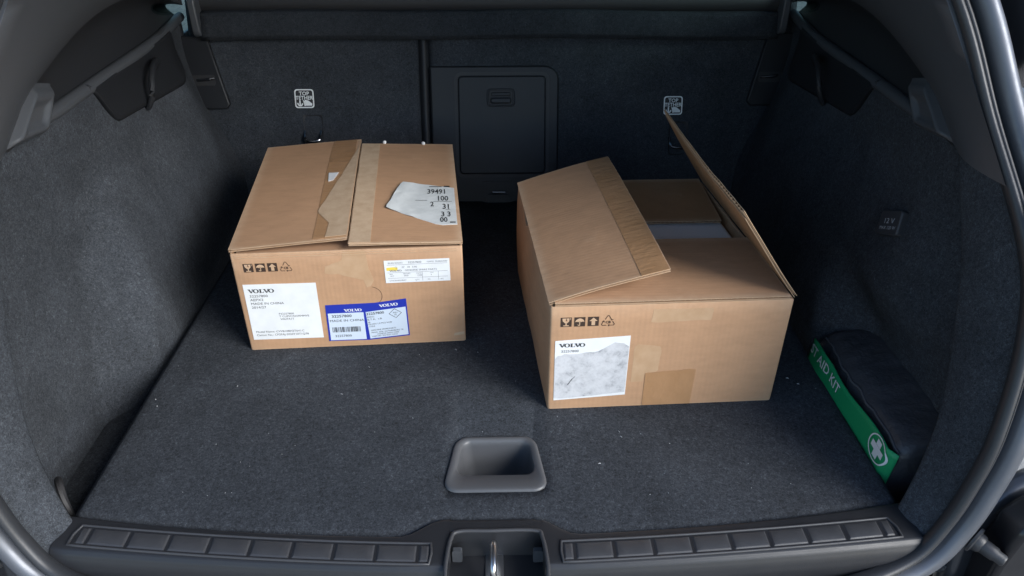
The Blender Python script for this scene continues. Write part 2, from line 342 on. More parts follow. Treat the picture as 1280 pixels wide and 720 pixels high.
for sg in (-1, 1):
    S = side(sg)
    V, F = grid(lambda u, v: S((wall_d(lerp(.655, 1.66, u), lerp(-.085, .395, v), sg), lerp(.655, 1.66, u), lerp(-.085, .395, v))), 110, 60)
    wall = link('side_trim', V, F, WALLCARPET, car, sharp=80); sides[sg] = wall
    # flange carpet between the pocket and the rubber seal
    def fl(u, v):
        z = lerp(-.006, .40, v); e = curve(EDGE, v); s = curve(EDGE, v)
        s = seal_at_z(e.z)
        if u < .72:
            s = s+Vector((.014, .004, -.010*(1-ss(e.z, .02, .12)))); t = u/.72; p = s.lerp(e, t); p.x += .007*math.sin(math.pi*t)*-1
        else:
            t = (u-.72)/.28; a = t*math.pi/2; p = Vector((e.x+.012*(1-math.cos(a))+.045*max(0, t-.5)*2, e.y+.010*math.sin(a), e.z))
        return S(p)
    V, F = grid(fl, 18, 30)
    link('carpet_flange', V, F, WALLCARPET, car, sharp=80)
    # pillar trim above
    def pf(u, v):
        a = curve(PL, v); b = curve(E2, v); s = seal_at_z(a.z)
        if u < .5: s = s+Vector((.010, .009, 0)); p = Vector(s).lerp(a, u*2); p.x -= .004*math.sin(math.pi*u*2)
        else: p = a.lerp(b, (u-.5)*2); p.x -= .012*math.sin(math.pi*(u-.5)*2)
        return S(p)
    V, F = grid(pf, 20, 24)
    link('pillar_trim', V, F, TRIM, car, sharp=70)
    # raised facet at the foot of the pillar trim
    def facet(u, v):
        a, b, c_, d_ = Vector((.582, .864, .396)), Vector((.590, .962, .382)), Vector((.590, 1.010, .434)), Vector((.584, .958, .450))
        p = a.lerp(b, u).lerp(d_.lerp(c_, u), v); ed = min(u, 1-u, v, (1-v)*.6)
        p.x -= .011*ss(ed, 0, .13)-.006*ss(ed, .17, .27); return S(p)
    V, F = grid(facet, 24, 18); link('pillar_facet', V, F, TRIM, car, sharp=70)
    # concave quarter panel between load rail and pillar
    def qf(u, v):
        a = curve(RAIL, u); b = curve(E2, u); p = a.lerp(b, v); p.x += .028*math.sin(math.pi*v)*ss(u, .22, .55); p.z += .012*math.sin(math.pi*v); return S(p)
    V, F = grid(qf, 30, 14); link('quarter_trim', V, F, DARKTRIM, car, sharp=70)
    # rounded load-cover rail
    def rf(u, v):
        c = curve(RAIL, lerp(.20, 1, u)); a = lerp(-70, 250, v); k = lerp(.15, 1, ss(u, 0, .16))
        return S((c.x-.004+.010*k*math.cos(R(a)), c.y, c.z+.001+.010*k*math.sin(R(a))))
    V, F = grid(rf, 40, 16); link('load_rail', V, F, TRIM, car, sharp=60)
    # hook panel hanging below the rail
    def wp(y, z, out): return S((wall_d(y, z, sg)-out, y, z))
    def hp(u, v):
        y = lerp(1.125, 1.53, u); zb = lerp(.317, .289, (y-1.19)/.33)+.075*(1-ss(y, 1.12, 1.20))+.010*ss(y, 1.50, 1.53)
        return wp(y, lerp(zb, .388, v), .0045-.006*(1-ss(v, 0, .08)))
    V, F = grid(hp, 40, 14); hk = solid(link('hook_panel', V, F, PLASTIC, car, sharp=60), .004, 0)
    # bag hook: dark slot and curled tongue
    V, F = join(*[([wp(1.30+dy, z0, .0052) for dy, z0 in ((-.022, .318), (-.004, .314), (.004, .366), (-.020, .372))], [(0, 1, 2, 3)])])
    link('hook_slot', V, F, BLACKINK, hk)
    path = [wp(1.385, .352, .006), wp(1.378, .366, .016), wp(1.355, .372, .024), wp(1.325, .366, .027), wp(1.306, .350, .027), wp(1.298, .332, .024), wp(1.296, .312, .012), wp(1.297, .304, .004)]
    V, F = tube([curve(path, t/16) for t in range(17)], lambda t: .0065-.002*t, 10); link('bag_hook', V, F, PLASTIC, hk)
    # window opening glass above the quarter panel
    V, F = grid(lambda u, v: S((lerp(.690, .56, v), lerp(1.30, 2.25, u)+.06*v, lerp(.46-.14*ss(u, .05, .25), .86, v))), 8, 2)
    solid(link('quarter_window', V, F, GLASS, car), .004)
    # outer skin and roof pillar
    def sk(u, v):
        y = lerp(.84, 2.3, u); z = lerp(-.55, .46-.14*ss(y, 1.36, 1.54), v); return S((.735-.03*ss(z, .2, .46)-.05*(1-ss(u, 0, .12)), y+.06*ss(z, .1, .46), z))
    V, F = grid(sk, 16, 12); solid(link('side_panel', V, F, PAINT, car), .01)
    V, F = grid(lambda u, v: S((lerp(.70, .575, v), lerp(.76, 1.34, u)+.25*v*(1-u), lerp(.455, .87, v))), 4, 6)
    solid(link('roof_pillar', V, F, PAINT, car), .02)
    # rear seal: bulb plus painted gutter outside it
    sp = [Vector(curve(SEAL, i/110)) for i in range(111)]
    prof = [(.012, -.030), (.0125, -.022), (.014, -.015), (.0165, -.005), (.0195, .001), (.0245, .0035), (.030, .0035), (.035, .001), (.038, -.004), (.040, -.012), (.042, -.034), (.044, -.07)]
    bulb = [(-.0055, -.014), (-.0065, -.006), (-.0055, -.001), (-.002, .0022), (.0015, .0015), (.0035, -.0015), (.0048, -.005), (.0062, -.0035), (.009, -.004), (.0115, -.008), (.0135, -.016), (.004, -.022)]
    rows_p, rows_b = [], []
    for i, p in enumerate(sp):
        t = (sp[min(i+1, 110)]-sp[max(i-1, 0)]).normalized(); sh_ = .007*ss(p.x, .40, .52); b0 = Vector((0, -1, 0)); n_v = b0.cross(t); n_v = -n_v if n_v.dot(Vector((p.x+.001, 0, p.z-.3))) < 0 else n_v
        n_v.normalize(); b_v = n_v.cross(t); b_v = -b_v if b_v.y > 0 else b_v; b_v.normalize()
        ex_ = .055*(1-ss(p.z, -.005, .09))*ss(p.x, .45, .53)
        rows_p.append([S(p+n_v*(a+sh_+(ex_*(k_-8)/3 if k_ > 8 else 0))+b_v*(b if k_ < 9 or ex_ < .001 else lerp(b, -.014-.012*(k_-8), ex_/.055))) for k_, (a, b) in enumerate(prof)]); rows_b.append([S(p+n_v*(a+sh_)+b_v*b) for a, b in bulb])
    n1, n2 = len(prof), len(bulb)
    V = [q for r_ in rows_p for q in r_]; F = [(i*n1+k, i*n1+k+1, (i+1)*n1+k+1, (i+1)*n1+k) for i in range(110) for k in range(n1-1)]
    link('body_gutter', V, F, PAINT, car, sharp=60)
    V = [q for r_ in rows_b for q in r_]; F = [(i*n2+k, i*n2+(k+1) % n2, (i+1)*n2+(k+1) % n2, (i+1)*n2+k) for i in range(110) for k in range(n2)]
    link('door_seal', V, F, RUBBER, car, sharp=60)
    # quarter panel closing the body between gutter and side skin
    qr = [r_[-1] for r_ in rows_p]; qs = [i for i in range(111) if sp[i].x > .5 or sp[i].z > .2]
    V = []
    for i in qs:
        g = Vector(qr[i]); gx = abs(g.x-CX); tx = max(gx+.02, .735-.16*ss(g.z, .40, .85)); ty = max(g.y+.12, .86)
        for k in range(7):
            t = k/6; V.append((CX+sg*lerp(gx, tx, 1-math.cos(t*math.pi/2)), lerp(g.y, ty, math.sin(t*math.pi/2)), g.z))
    F = [(i*7+k, i*7+k+1, (i+1)*7+k+1, (i+1)*7+k) for i in range(len(qs)-1) for k in range(6)]
    solid(link('quarter_panel', V, F, DARKPAINT, car, sharp=60), .006, 0)
    # pocket bottom beside the floor panel
    V, F = grid(lambda u, v: S((lerp(.515, .64, u), lerp(.60, 1.62, v), -.072)), 2, 4); solid(link('pocket_bottom', V, F, CARPET, car), .01)
    # tail lamp shoulder and tailgate buffer outside the seal
    mxl = frame((0, .484, 0), (1, .20, 0), (0, .10, 1), (0, 1, 0))
    V, F = prism([(.578, -.20), (.69, -.20), (.70, .060), (.68, .062), (.645, .050), (.606, .026), (.582, -.004)], 0, .03, mxl)
    bevel(link('body_corner', [S(v) for v in V], F, DARKPAINT, car), .014, 4)
    V, F = prism([(.610, -.022), (.618, .030), (.640, .056), (.672, .066), (.70, .050), (.715, .0), (.715, -.20), (.602, -.20)], .562, .606, Matrix(((1, 0, 0, 0), (0, 0, 1, 0), (0, 1, 0, 0), (0, 0, 0, 1))))
    bevel(link('bumper_corner', [S(v) for v in V], F, BLACKGLOSS, car), .008, 4)
    ax = Vector((.55, -.75, -.12)).normalized(); b0 = Vector((.588, .588, -.004))
    prof2 = [(0, .017), (.003, .017), (.0045, .0125), (.010, .0115), (.012, .0095), (.026, .009), (.028, .0075), (.036, .0075), (.038, .006), (.0385, .0025), (.034, .0024)]
    sx_ = ax.cross(Vector((0, 0, 1))).normalized(); sy_ = ax.cross(sx_)
    V = [S(b0+ax*h+(sx_*math.cos(2*math.pi*k/18)+sy_*math.sin(2*math.pi*k/18))*r_) for h, r_ in prof2 for k in range(18)]
    F = [(i*18+k, i*18+(k+1) % 18, (i+1)*18+(k+1) % 18, (i+1)*18+k) for i in range(len(prof2)-1) for k in range(18)]+[tuple(range(198-18, 198))]
    link('tailgate_buffer', V, F, RUBBER, car, sharp=40)

# --- rear bumper, roof, tailgate (the rest of the car that shades the boot), added cabin light block
BP = [(-.755, 1.1), (-.750, .80), (-.725, .64), (-.64, .545), (-.45, .495), (-.2, .475), (0, .47), (.2, .475), (.45, .495), (.64, .545), (.725, .64), (.750, .80), (.755, 1.1)]
def bmp(u, v):
    p = curve([(a, b, 0) for a, b in BP], u); q = Vector((p.x, p.y-1.0, 0)).normalized(); bul = .035*math.sin(math.pi*min(1, v*1.1))-.05*(1-ss(v, 0, .10))
    return (CX+p.x+q.x*bul, p.y+q.y*bul, lerp(-.085-.01*ss(abs(p.x), .3, .7), -.52, v))
V, F = grid(bmp, 72, 20); solid(link('bumper', V, F, BLACKGLOSS, car), .01)
V, F = grid(lambda u, v: (CX+lerp(-.585, .585, u), lerp(1.0, 2.3, v), .885+.03*math.sin(math.pi*u)), 10, 6); solid(link('roof', V, F, PAINT, car), .03)
V, F = grid(lambda u, v: (CX+lerp(-.56, .56, u), lerp(.08, 1.0, v), lerp(1.24, .92, v)+.05*math.sin(math.pi*v)), 10, 8); solid(link('tailgate', V, F, PAINT, car), .07)
V, F = grid(lambda u, v: (CX+lerp(-.70, .70, u), 2.3, lerp(-.4, .9, v)), 2, 2); solid(link('cabin_light_block', V, F, DARKTRIM, car), .02)  # unseen dark sheet added to keep light from the cabin front out

# --- seat backrests
TILT = .28; SB = Vector((0, 1.55, -.004))
su, sv, sn = Vector((1, 0, 0)), Vector((0, math.sin(TILT), math.cos(TILT))), Vector((0, -math.cos(TILT), math.sin(TILT)))
SEAT = frame(SB, su, sv, sn)
def seat_panel(x0, x1, hmax, thick):
    def f(u, v):
        x = lerp(x0, x1, u); h = lerp(-.02, hmax, v); e = min(x-x0, x1-x); return SEAT @ Vector((x, h, -.010*(1-ss(e, 0, .014))+.0018*mnoise.noise(Vector((x*9, h*9, 3)))))
    V, F = grid(f, 60, 40); return V, F
V, F = seat_panel(-.665, -.168, .70, .1); sl_ = solid(link('seat_backrest', V, F, SEATFAB, car, sharp=70), .08)
V, F = seat_panel(-.150, .655, .70, .1); sr_ = solid(link('seat_backrest', V, F, SEATFAB, car, sharp=70), .08)
# split strip between the backrests
V, F = grid(lambda u, v: SEAT @ Vector((lerp(-.171, -.147, u), lerp(-.02, .6, v), -.009+.009*math.sin(math.pi*u))), 8, 2); link('split_strip', V, F, PLASTIC, car)
# through-load hatch in the wide backrest
hp_ = rrect(-.146, -.004, .137, .300, .032, 8); hp_ = [(max(x, -.146), y) for x, y in hp_]
poly = [(-.146, -.004), (.137, -.004)]+[(.105+.032*math.cos(R(a)), .268+.032*math.sin(R(a))) for a in range(0, 91, 10)]+[(-.146, .300)]
V, F = prism(poly, -.004, .006, SEAT); house = bevel(link('hatch_surround', V, F, PLASTIC, sr_, smooth=True), .004, 3)
lid_o = rrect(-.089, .061, .112, .283, .013, 6); lid_i = rrect(-.085, .065, .108, .279, .010, 6)
V, F = ringprism(rrect(-.093, .057, .116, .287, .016, 6), rrect(-.086, .064, .109, .280, .010, 6), .0055, .0066, SEAT)
link('lid_gap', V, F, BLACKINK, sr_)
V, F = prism(lid_i, .004, .0115, SEAT); bevel(link('hatch_lid', V, F, PLASTIC, sr_), .0035, 3)
V, F = ringprism(rrect(-.022, .213, .040, .252, .009, 5), rrect(-.017, .217, .035, .248, .006, 5), .010, .0145, SEAT); bevel(link('latch_frame', V, F, PLASTIC, sr_), .0015, 2)
V, F = prism(rrect(-.017, .217, .035, .248, .006, 5), .0105, .0118, SEAT); link('latch_recess', V, F, BLACKINK, sr_)
V, F = prism(rrect(-.014, .220, .032, .233, .005, 5), .0112, .0175, SEAT); bevel(link('hatch_latch', V, F, PLASTIC, sr_), .003, 3)
V, F = prism(rrect(-.013, .236, .031, .244, .0035, 5), .0112, .0150, SEAT); bevel(link('latch_bar', V, F, PLASTIC, sr_), .002, 2)
# lower anchor slots, tether stickers and loops
def tether(xc, yc, par):
    mx = SEAT; s = .042
    def sk(x, y): return (xc+x*s+.0*(y), yc+y*s)
    o = rrect(xc-s*.5, yc-s*.48, xc+s*.5, yc+s*.48, .006, 4); i = rrect(xc-s*.44, yc-s*.42, xc+s*.44, yc+s*.42, .0045, 4)
    st = link('tether_sticker', *prism(o, .0015, .0024, mx), BLACKINK, par, smooth=False)
    ms = [ringprism(o, i, .0024, .0028, mx), text('TOP', xc, yc+s*.17, s*.27, mx, .0027, 1, 'CENTER', bold=.0002), text('TETHER', xc, yc-s*.05, s*.27, mx, .0027, .95, 'CENTER', bold=.0002)]
    ms.append(prism([sk(-.02, -.36), sk(.38, -.36), sk(.40, -.26), sk(.20, -.10), sk(.04, -.06), sk(-.06, -.16)], .0024, .0027, mx))
    ms.append(strip([sk(-.06, -.08), sk(.02, -.38)], .0022, .0027, mx))
    ms.append(strip([sk(-.24, -.08), sk(-.24, -.36)], .003, .0027, mx)); ms.append(strip([sk(-.37, -.22), sk(-.32, -.33), sk(-.24, -.37), sk(-.14, -.33), sk(-.11, -.24)], .003, .0027, mx))
    link('sticker_print', *join(*ms), WHITEINK, par, smooth=False)
    # moulded pocket with the steel tether loop
    V, F = grid(lambda u, v: mx @ Vector((xc+.014+lerp(-.020, .022, u), yc-.085+lerp(-.024, .050, v), .002-.018*math.sin(math.pi*u)*math.sin(math.pi*min(1, v*1.05))**.6)), 14, 14)
    link('tether_pocket', V, F, BLACKINK, par)
    lp = [(-.012, -.070, .0), (-.010, -.088, .012), (.006, -.092, .016), (.022, -.088, .012), (.024, -.07, .0)]
    V, F = tube([curve([mx @ Vector((xc+.008+a, yc+b, c)) for a, b, c in lp], t/16) for t in range(17)], .0028, 8); link('tether_loop', V, F, CHROME, par)
tether(-.424, .233, sl_); tether(.393, .213, sr_)
V, F = ringprism(rect(-.034, .0, .034, .048), rect(-.022, .004, .022, .043), .006, .010, SEAT); link('anchor_frame', V, F, PLASTIC, sr_, smooth=False)
V, F = prism([(-.030, -.006), (.030, -.006), (.022, .018), (-.022, .018)], .010, .013, SEAT); link('anchor_tongue', V, F, PLASTIC, sr_, smooth=False)
V, F = tube([SEAT @ Vector((a, b, c)) for a, b, c in ((-.012, .022, .006), (-.012, .024, .014), (.016, .024, .014), (.016, .022, .006))], .0025, 8); link('anchor_loop', V, F, CHROME, sr_)
# black lock plates at both outer ends of the backrests
for sg, par in ((-1, sl_), (1, sr_)):
    def bx_(x): return CX+sg*x
    quad = [(bx_(.640), .212), (bx_(.578), .212), (bx_(.570), .222), (bx_(.606), .365), (bx_(.690), .365)]
    bevel(link('lock_plate', *prism(quad, .0, .012, SEAT), PLASTIC, par), .003, 2)
    link('lock_slot', *prism(rrect(bx_(.622)-.030, .262, bx_(.622)+.026, .284, .004, 3), .0122, .0130, SEAT), BLACKINK, par, smooth=False)
    V, F = tube([SEAT @ Vector((bx_(.615)+a, .273+b, c)) for a, b, c in ((-.020, 0, .012), (-.012, 0, .017), (.010, .002, .019), (.017, .004, .013))], .003, 8); link('lock_striker', V, F, CHROME, par)

# --- load cover cassette across the top
lc = thing('load_cover', (CX, 1.655, .36), 'dark roller load cover cassette spanning the top of the seat backs', 'load cover')
def lcf(u, v):
    x = lerp(-.628, .610, u); P = [(1.632, .343), (1.628, .349), (1.626, .356), (1.634, .388), (1.637, .394), (1.645, .399), (1.70, .404)]
    p = curve([(0, a, b) for a, b in P], v); return (x, p.y+.003*math.sin(3*x), p.z-.006*ss(x, 0, .6)+.0015*math.sin(11*x))
V, F = grid(lcf, 50, 24); solid(link('cover_panel', V, F, COVERFAB, lc, sharp=70), .006)
V, F = tube([(-.625, 1.672, .416), (.61, 1.672, .410)], .028, 20); link('roller_tube', V, F, BLACKINK, lc)
for sx in (-.630, .612):
    V, F = prism(rrect(1.615, .35, 1.70, .435, .016, 4), sx-.008, sx+.008, Matrix(((0, 0, 1, 0), (1, 0, 0, 0), (0, 1, 0, 0), (0, 0, 0, 1)))); bevel(link('end_cap', V, F, TRIM, lc), .003, 2)

# --- sill trim, scuff plates, striker
YC = lambda x: (.039 if x < CX else .030)*(abs(x-CX)/.51)**1.7       # bow of the sill
RX0, RX1 = -.062, .050                                               # striker recess
def sill_pt(x, v):
    y0 = yfront(x)-.0005; yb = .549+YC(x)*.9
    K = [(0, -.006), (.02, .0015), (.06, .0038), (.14, .0042), (.86, .0040), (.90, .0030), (.94, -.0005), (.97, -.008), (1.0, -.022), (1.0, -.06)]
    t = v*(len(K)-1); i = min(int(t), len(K)-2); a = t-i
    k, z = lerp(K[i][0], K[i+1][0], a), lerp(K[i][1], K[i+1][1], a)
    return (x, lerp(y0, yb-.006*ss(i+a, 5, 9), k), z)
xs = sorted(set([lerp(-.536, RX0, i/40) for i in range(41)]+[lerp(RX0, RX1, i/10) for i in range(11)]+[lerp(RX1, .507, i/40) for i in range(41)]))
VS = [0, 1, 2, 3, 4, 5, 6, 7, 8, 9]
V = []; F = []
rows = 28
for j in range(rows):
    for x in xs:
        v = j/(rows-1)
        if RX0-1e-6 <= x <= RX1+1e-6:
            # shelf behind the striker only
            y0 = yfront(x)-.0005; K = [(0, -.006), (.003, .0015), (.006, .0038), (.0195, .0042), (.0215, .003), (.0225, -.002)]
            t = v*(len(K)-1); i = min(int(t), len(K)-2); a = t-i; V.append((x, y0-lerp(K[i][0], K[i+1][0], a), lerp(K[i][1], K[i+1][1], a)))
        else: V.append(sill_pt(x, v))
n = len(xs)
for j in range(rows-1):
    for i in range(n-1):
        a_in = RX0-1e-6 <= xs[i] <= RX1+1e-6; b_in = RX0-1e-6 <= xs[i+1] <= RX1+1e-6
        if a_in != b_in: continue
        F.append((j*n+i, j*n+i+1, (j+1)*n+i+1, (j+1)*n+i))
# cheeks closing the side edges of the cut-out are built with the recess
sill = link('sill_trim', V, F, SILLP, car, sharp=50)
yr = yfront(CX)-.0225
# striker recess: back wall, floor, cheeks and raised rim
ms = []
ms.append(([(RX0, yr, -.002), (RX1, yr, -.002), (RX1, yr-.006, -.034), (RX0, yr-.006, -.034)], [(0, 1, 2, 3)]))
ms.append(([(RX0-.002, yr-.004, -.034), (RX1+.002, yr-.004, -.034), (RX1+.002, .50, -.040), (RX0-.002, .50, -.040)], [(0, 1, 2, 3)]))
for x, d in ((RX0, -1), (RX1, 1)):
    ms.append(([(x, yfront(x)-.001, .0042), (x, .545, .004), (x+d*.006, .52, -.012), (x, .50, -.042), (x, yr, -.042)], [(0, 1, 2, 3, 4)]))
rec = link('striker_recess', *join(*ms), SILLP, sill, smooth=False)
gap = []
for x0, x1 in ((xs[[i for i, q in enumerate(xs) if abs(q-RX0) < 1e-6][0]-1], RX0), (RX1, xs[[i for i, q in enumerate(xs) if abs(q-RX1) < 1e-6][0]+1])):
    gap.append(grid(lambda u, v: sill_pt(lerp(x0, x1, u), v), 2, rows-1))
for g_ in gap: link('sill_cheek', *g_, SILLP, sill, sharp=50)
def rim_path():
    P = [(RX0-.003, .538, .002), (RX0-.003, .560, .0050), (RX0+.001, yr-.012, .0050), (RX0+.010, yr-.001, .0050), (CX, yr-.0005, .0050), (RX1-.010, yr-.001, .0050), (RX1-.001, yr-.012, .0050), (RX1+.003, .560, .0050), (RX1+.003, .538, .002)]
    return [curve(P, i/60) for i in range(61)]
link('recess_rim', *tube(rim_path(), .0026, 8), PADP, sill, sharp=60)
# steel striker loop on its plate
V, F = tube([curve([(-.010, .592, -.036), (-.010, .592, -.008), (-.010, .588, .001), (-.010, .578, .003), (-.010, .560, .001), (-.010, .553, -.008), (-.010, .552, -.038)], i/24) for i in range(25)], .0042, 10); link('striker_loop', V, F, METAL, car, sharp=60)
V, F = prism(rrect(-.020, .535, .002, .602, .004, 3), -.0375, -.0335, Matrix.Identity(4)); link('striker_plate', V, F, METAL, car, smooth=False)
for x, ry in ((RX0+.008, yr-.012), (RX1-.006, yr-.014)):
    V, F = prism(rrect(x-.006, -.030, x+.006, -.010, .002, 3), 0, .006, frame((0, ry, 0), (1, 0, 0), (0, 0, 1), (0, -1, 0))); link('trim_clip', V, F, TRIM, sill, smooth=False)
# scuff plates, each with a framed row of pads
def plate(x0, x1):
    ytop = lambda x: .5865+YC(x)
    def q(x, t, h): return (x, ytop(x)-.0295*t-(.0), .0042+h)
    # frame
    N = 40; top = [(lerp(x0, x1, i/N), 0) for i in range(N+1)]; sl0 = .006
    pathp = [(lerp(x0+sl0*.2, x1-sl0*.2, i/N), .0) for i in range(N+1)]+[(x1+(.004 if x1 > 0.3 else 0), .5)]+[(lerp(x1+(-.002 if x1 < 0 else .004), x0+(.002 if x1 > 0 else -.004), i/N), 1.) for i in range(N+1)]+[(x0-(.004 if x0 < -.3 else 0), .5)]
    pathp = pathp+pathp[:2]
    V, F = tube([q(x, t, .0006) for x, t in pathp], .0017, 8, False)
    pf_ = link('scuff_frame', V, F, PADP, sill, sharp=60)
    V, F = grid(lambda u, v: q(lerp(x0, x1, u), lerp(.03, .97, v), .0004), 40, 3); link('scuff_plate', V, F, SILLP, sill)
    lip, npad = .016, 8; wpad = (x1-x0-2*lip)/npad
    def pad(a, b):
        g = .0015
        def f(u, v):
            x = lerp(a+g, b-g, u); e = min((x-a-g), (b-g-x)); ev = min(v, 1-v)*.026
            return q(x, lerp(.10, .90, v), .0003+.0016*ss(min(e, ev), 0, .0028))
        nu = [0, .0006, .0012, .0020, .0028]; L = b-a-2*g
        uu = [k/L for k in nu]+[.25, .5, .75]+[1-k/L for k in reversed(nu)]; vv = [k/.026 for k in nu]+[.5]+[1-k/.026 for k in reversed(nu)]
        V = [f(u, v) for v in vv for u in uu]; m = len(uu)
        return V, [(j*m+i, j*m+i+1, (j+1)*m+i+1, (j+1)*m+i) for j in range(len(vv)-1) for i in range(m-1)]
    for k in range(npad): link('scuff_pad', *pad(x0+lip+k*wpad, x0+lip+(k+1)*wpad), PADP, sill, sharp=80)
    link('scuff_end', *pad(x0+.001, x0+lip), PADP, sill, sharp=80); link('scuff_end', *pad(x1-lip, x1-.001), PADP, sill, sharp=80)
plate(-.513, -.083); plate(.070, .478)

# --- socket cover on the right-hand carpet wall
cy, cz = .955, .238
dd = wall_d(cy, cz, 1); du = (wall_d(cy+.01, cz, 1)-dd)/.01; dv = (wall_d(cy, cz+.01, 1)-dd)/.01
ta, tb = Vector((-du, -1, 0)).normalized(), Vector((dv, 0, 1)).normalized(); uu_ = (ta*.90+tb*.43).normalized(); nn_ = ta.cross(tb).normalized(); vv_ = nn_.cross(uu_).normalized(); nn_ = uu_.cross(vv_).normalized()
if nn_.x > 0: nn_ = -nn_
SK = frame((CX+dd, cy, cz), uu_, vv_, nn_)
poly = [(-.027, -.022), (.024, -.023), (.028, -.019), (.029, .015), (.025, .019), (-.021, .019), (-.025, .015), (-.031, -.018)]
sc_ = bevel(link('socket_cover', *prism([(a*.9, b*.92) for a, b in poly], -.004, .011, SK), CAPP, sides[1]), .003, 3)
link('socket_lettering', *join(text('12 V', .001, -.003, .011, SK, .0113, 1.2, 'CENTER'), text('MAX 120 W', .001, -.012, .007, SK, .0113, 1.0, 'CENTER')), GREYINK, sides[1], smooth=False)
# strap stub in the left pocket corner
V, F = tube([curve([(CX-.540, .664, -.03), (CX-.546, .672, -.005), (CX-.553, .684, .010), (CX-.565, .70, .004)], i/12) for i in range(13)], .005, 8); link('pocket_strap', V, F, BLACKINK, sides[-1])

# ================================================================== CARTONS
T = .0042; H = .18
def carton(corners, label):
    c = [Vector((x, y, 0)) for x, y in corners]       # front-left, front-right, back-right, back-left
    ctr = sum(c, Vector())/4
    root = thing('cardboard_box', (ctr.x, ctr.y, -.001), label, 'box', 'cardboard boxes on the boot floor')
    def bil(u, v): return c[0]*(1-u)*(1-v)+c[1]*u*(1-v)+c[2]*u*v+c[3]*(1-u)*v
    W = (c[1]-c[0]).length; D = (c[3]-c[0]).length
    def loop(inset, z, r):
        P = rrect(inset, inset, W-inset, D-inset, r, 3); out = []
        # densify the straight sides
        Q = []
        for a, b in zip(P, P[1:]+P[:1]):
            L = math.hypot(b[0]-a[0], b[1]-a[1]); k = 12 if L > .1 else 1
            Q += [(lerp(a[0], b[0], i/k), lerp(a[1], b[1], i/k)) for i in range(k)]
        for x, y in Q:
            p = bil(x/W, y/D); bl = .0042*math.sin(math.pi*z/H)*ss(y, .03, .10)     # front face stays flat
            d = (p-ctr).normalized(); wob = .0014*mnoise.noise(Vector((x*22, y*22, z*18+c[0].x*9)))*ss(y, .02, .08)
            out.append(p+d*(bl+wob)+Vector((0, 0, z)))
        return out
    lv = [(.0, -.001, .0045), (.0, .003, .0035)]+[(.0, H*k/6, .0032) for k in range(1, 6)]+[(.0, H-.002, .0032), (.0008, H-.0004, .003), (T-.0008, H-.0004, .002), (T, H-.002, .002), (T, H*.5, .002), (T, .006, .002)]
    loops = [loop(*a) for a in lv]; n = len(loops[0])
    loops = [L_[:n] for L_ in loops]
    V = [p for L_ in loops for p in L_]
    F = [(i*n+k, i*n+(k+1) % n, (i+1)*n+(k+1) % n, (i+1)*n+k) for i in range(len(loops)-1) for k in range(n)]+[tuple(range(n)), tuple(range((len(loops)-1)*n, len(loops)*n))]
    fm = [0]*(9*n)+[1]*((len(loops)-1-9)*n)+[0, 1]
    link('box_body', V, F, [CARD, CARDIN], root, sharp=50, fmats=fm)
    e = (c[1]-c[0]).normalized(); FR = frame(c[0]+Vector((0, 0, 0)), e, (0, 0, 1), e.cross(Vector((0, 0, 1))))
    return root, c, FR, W, D
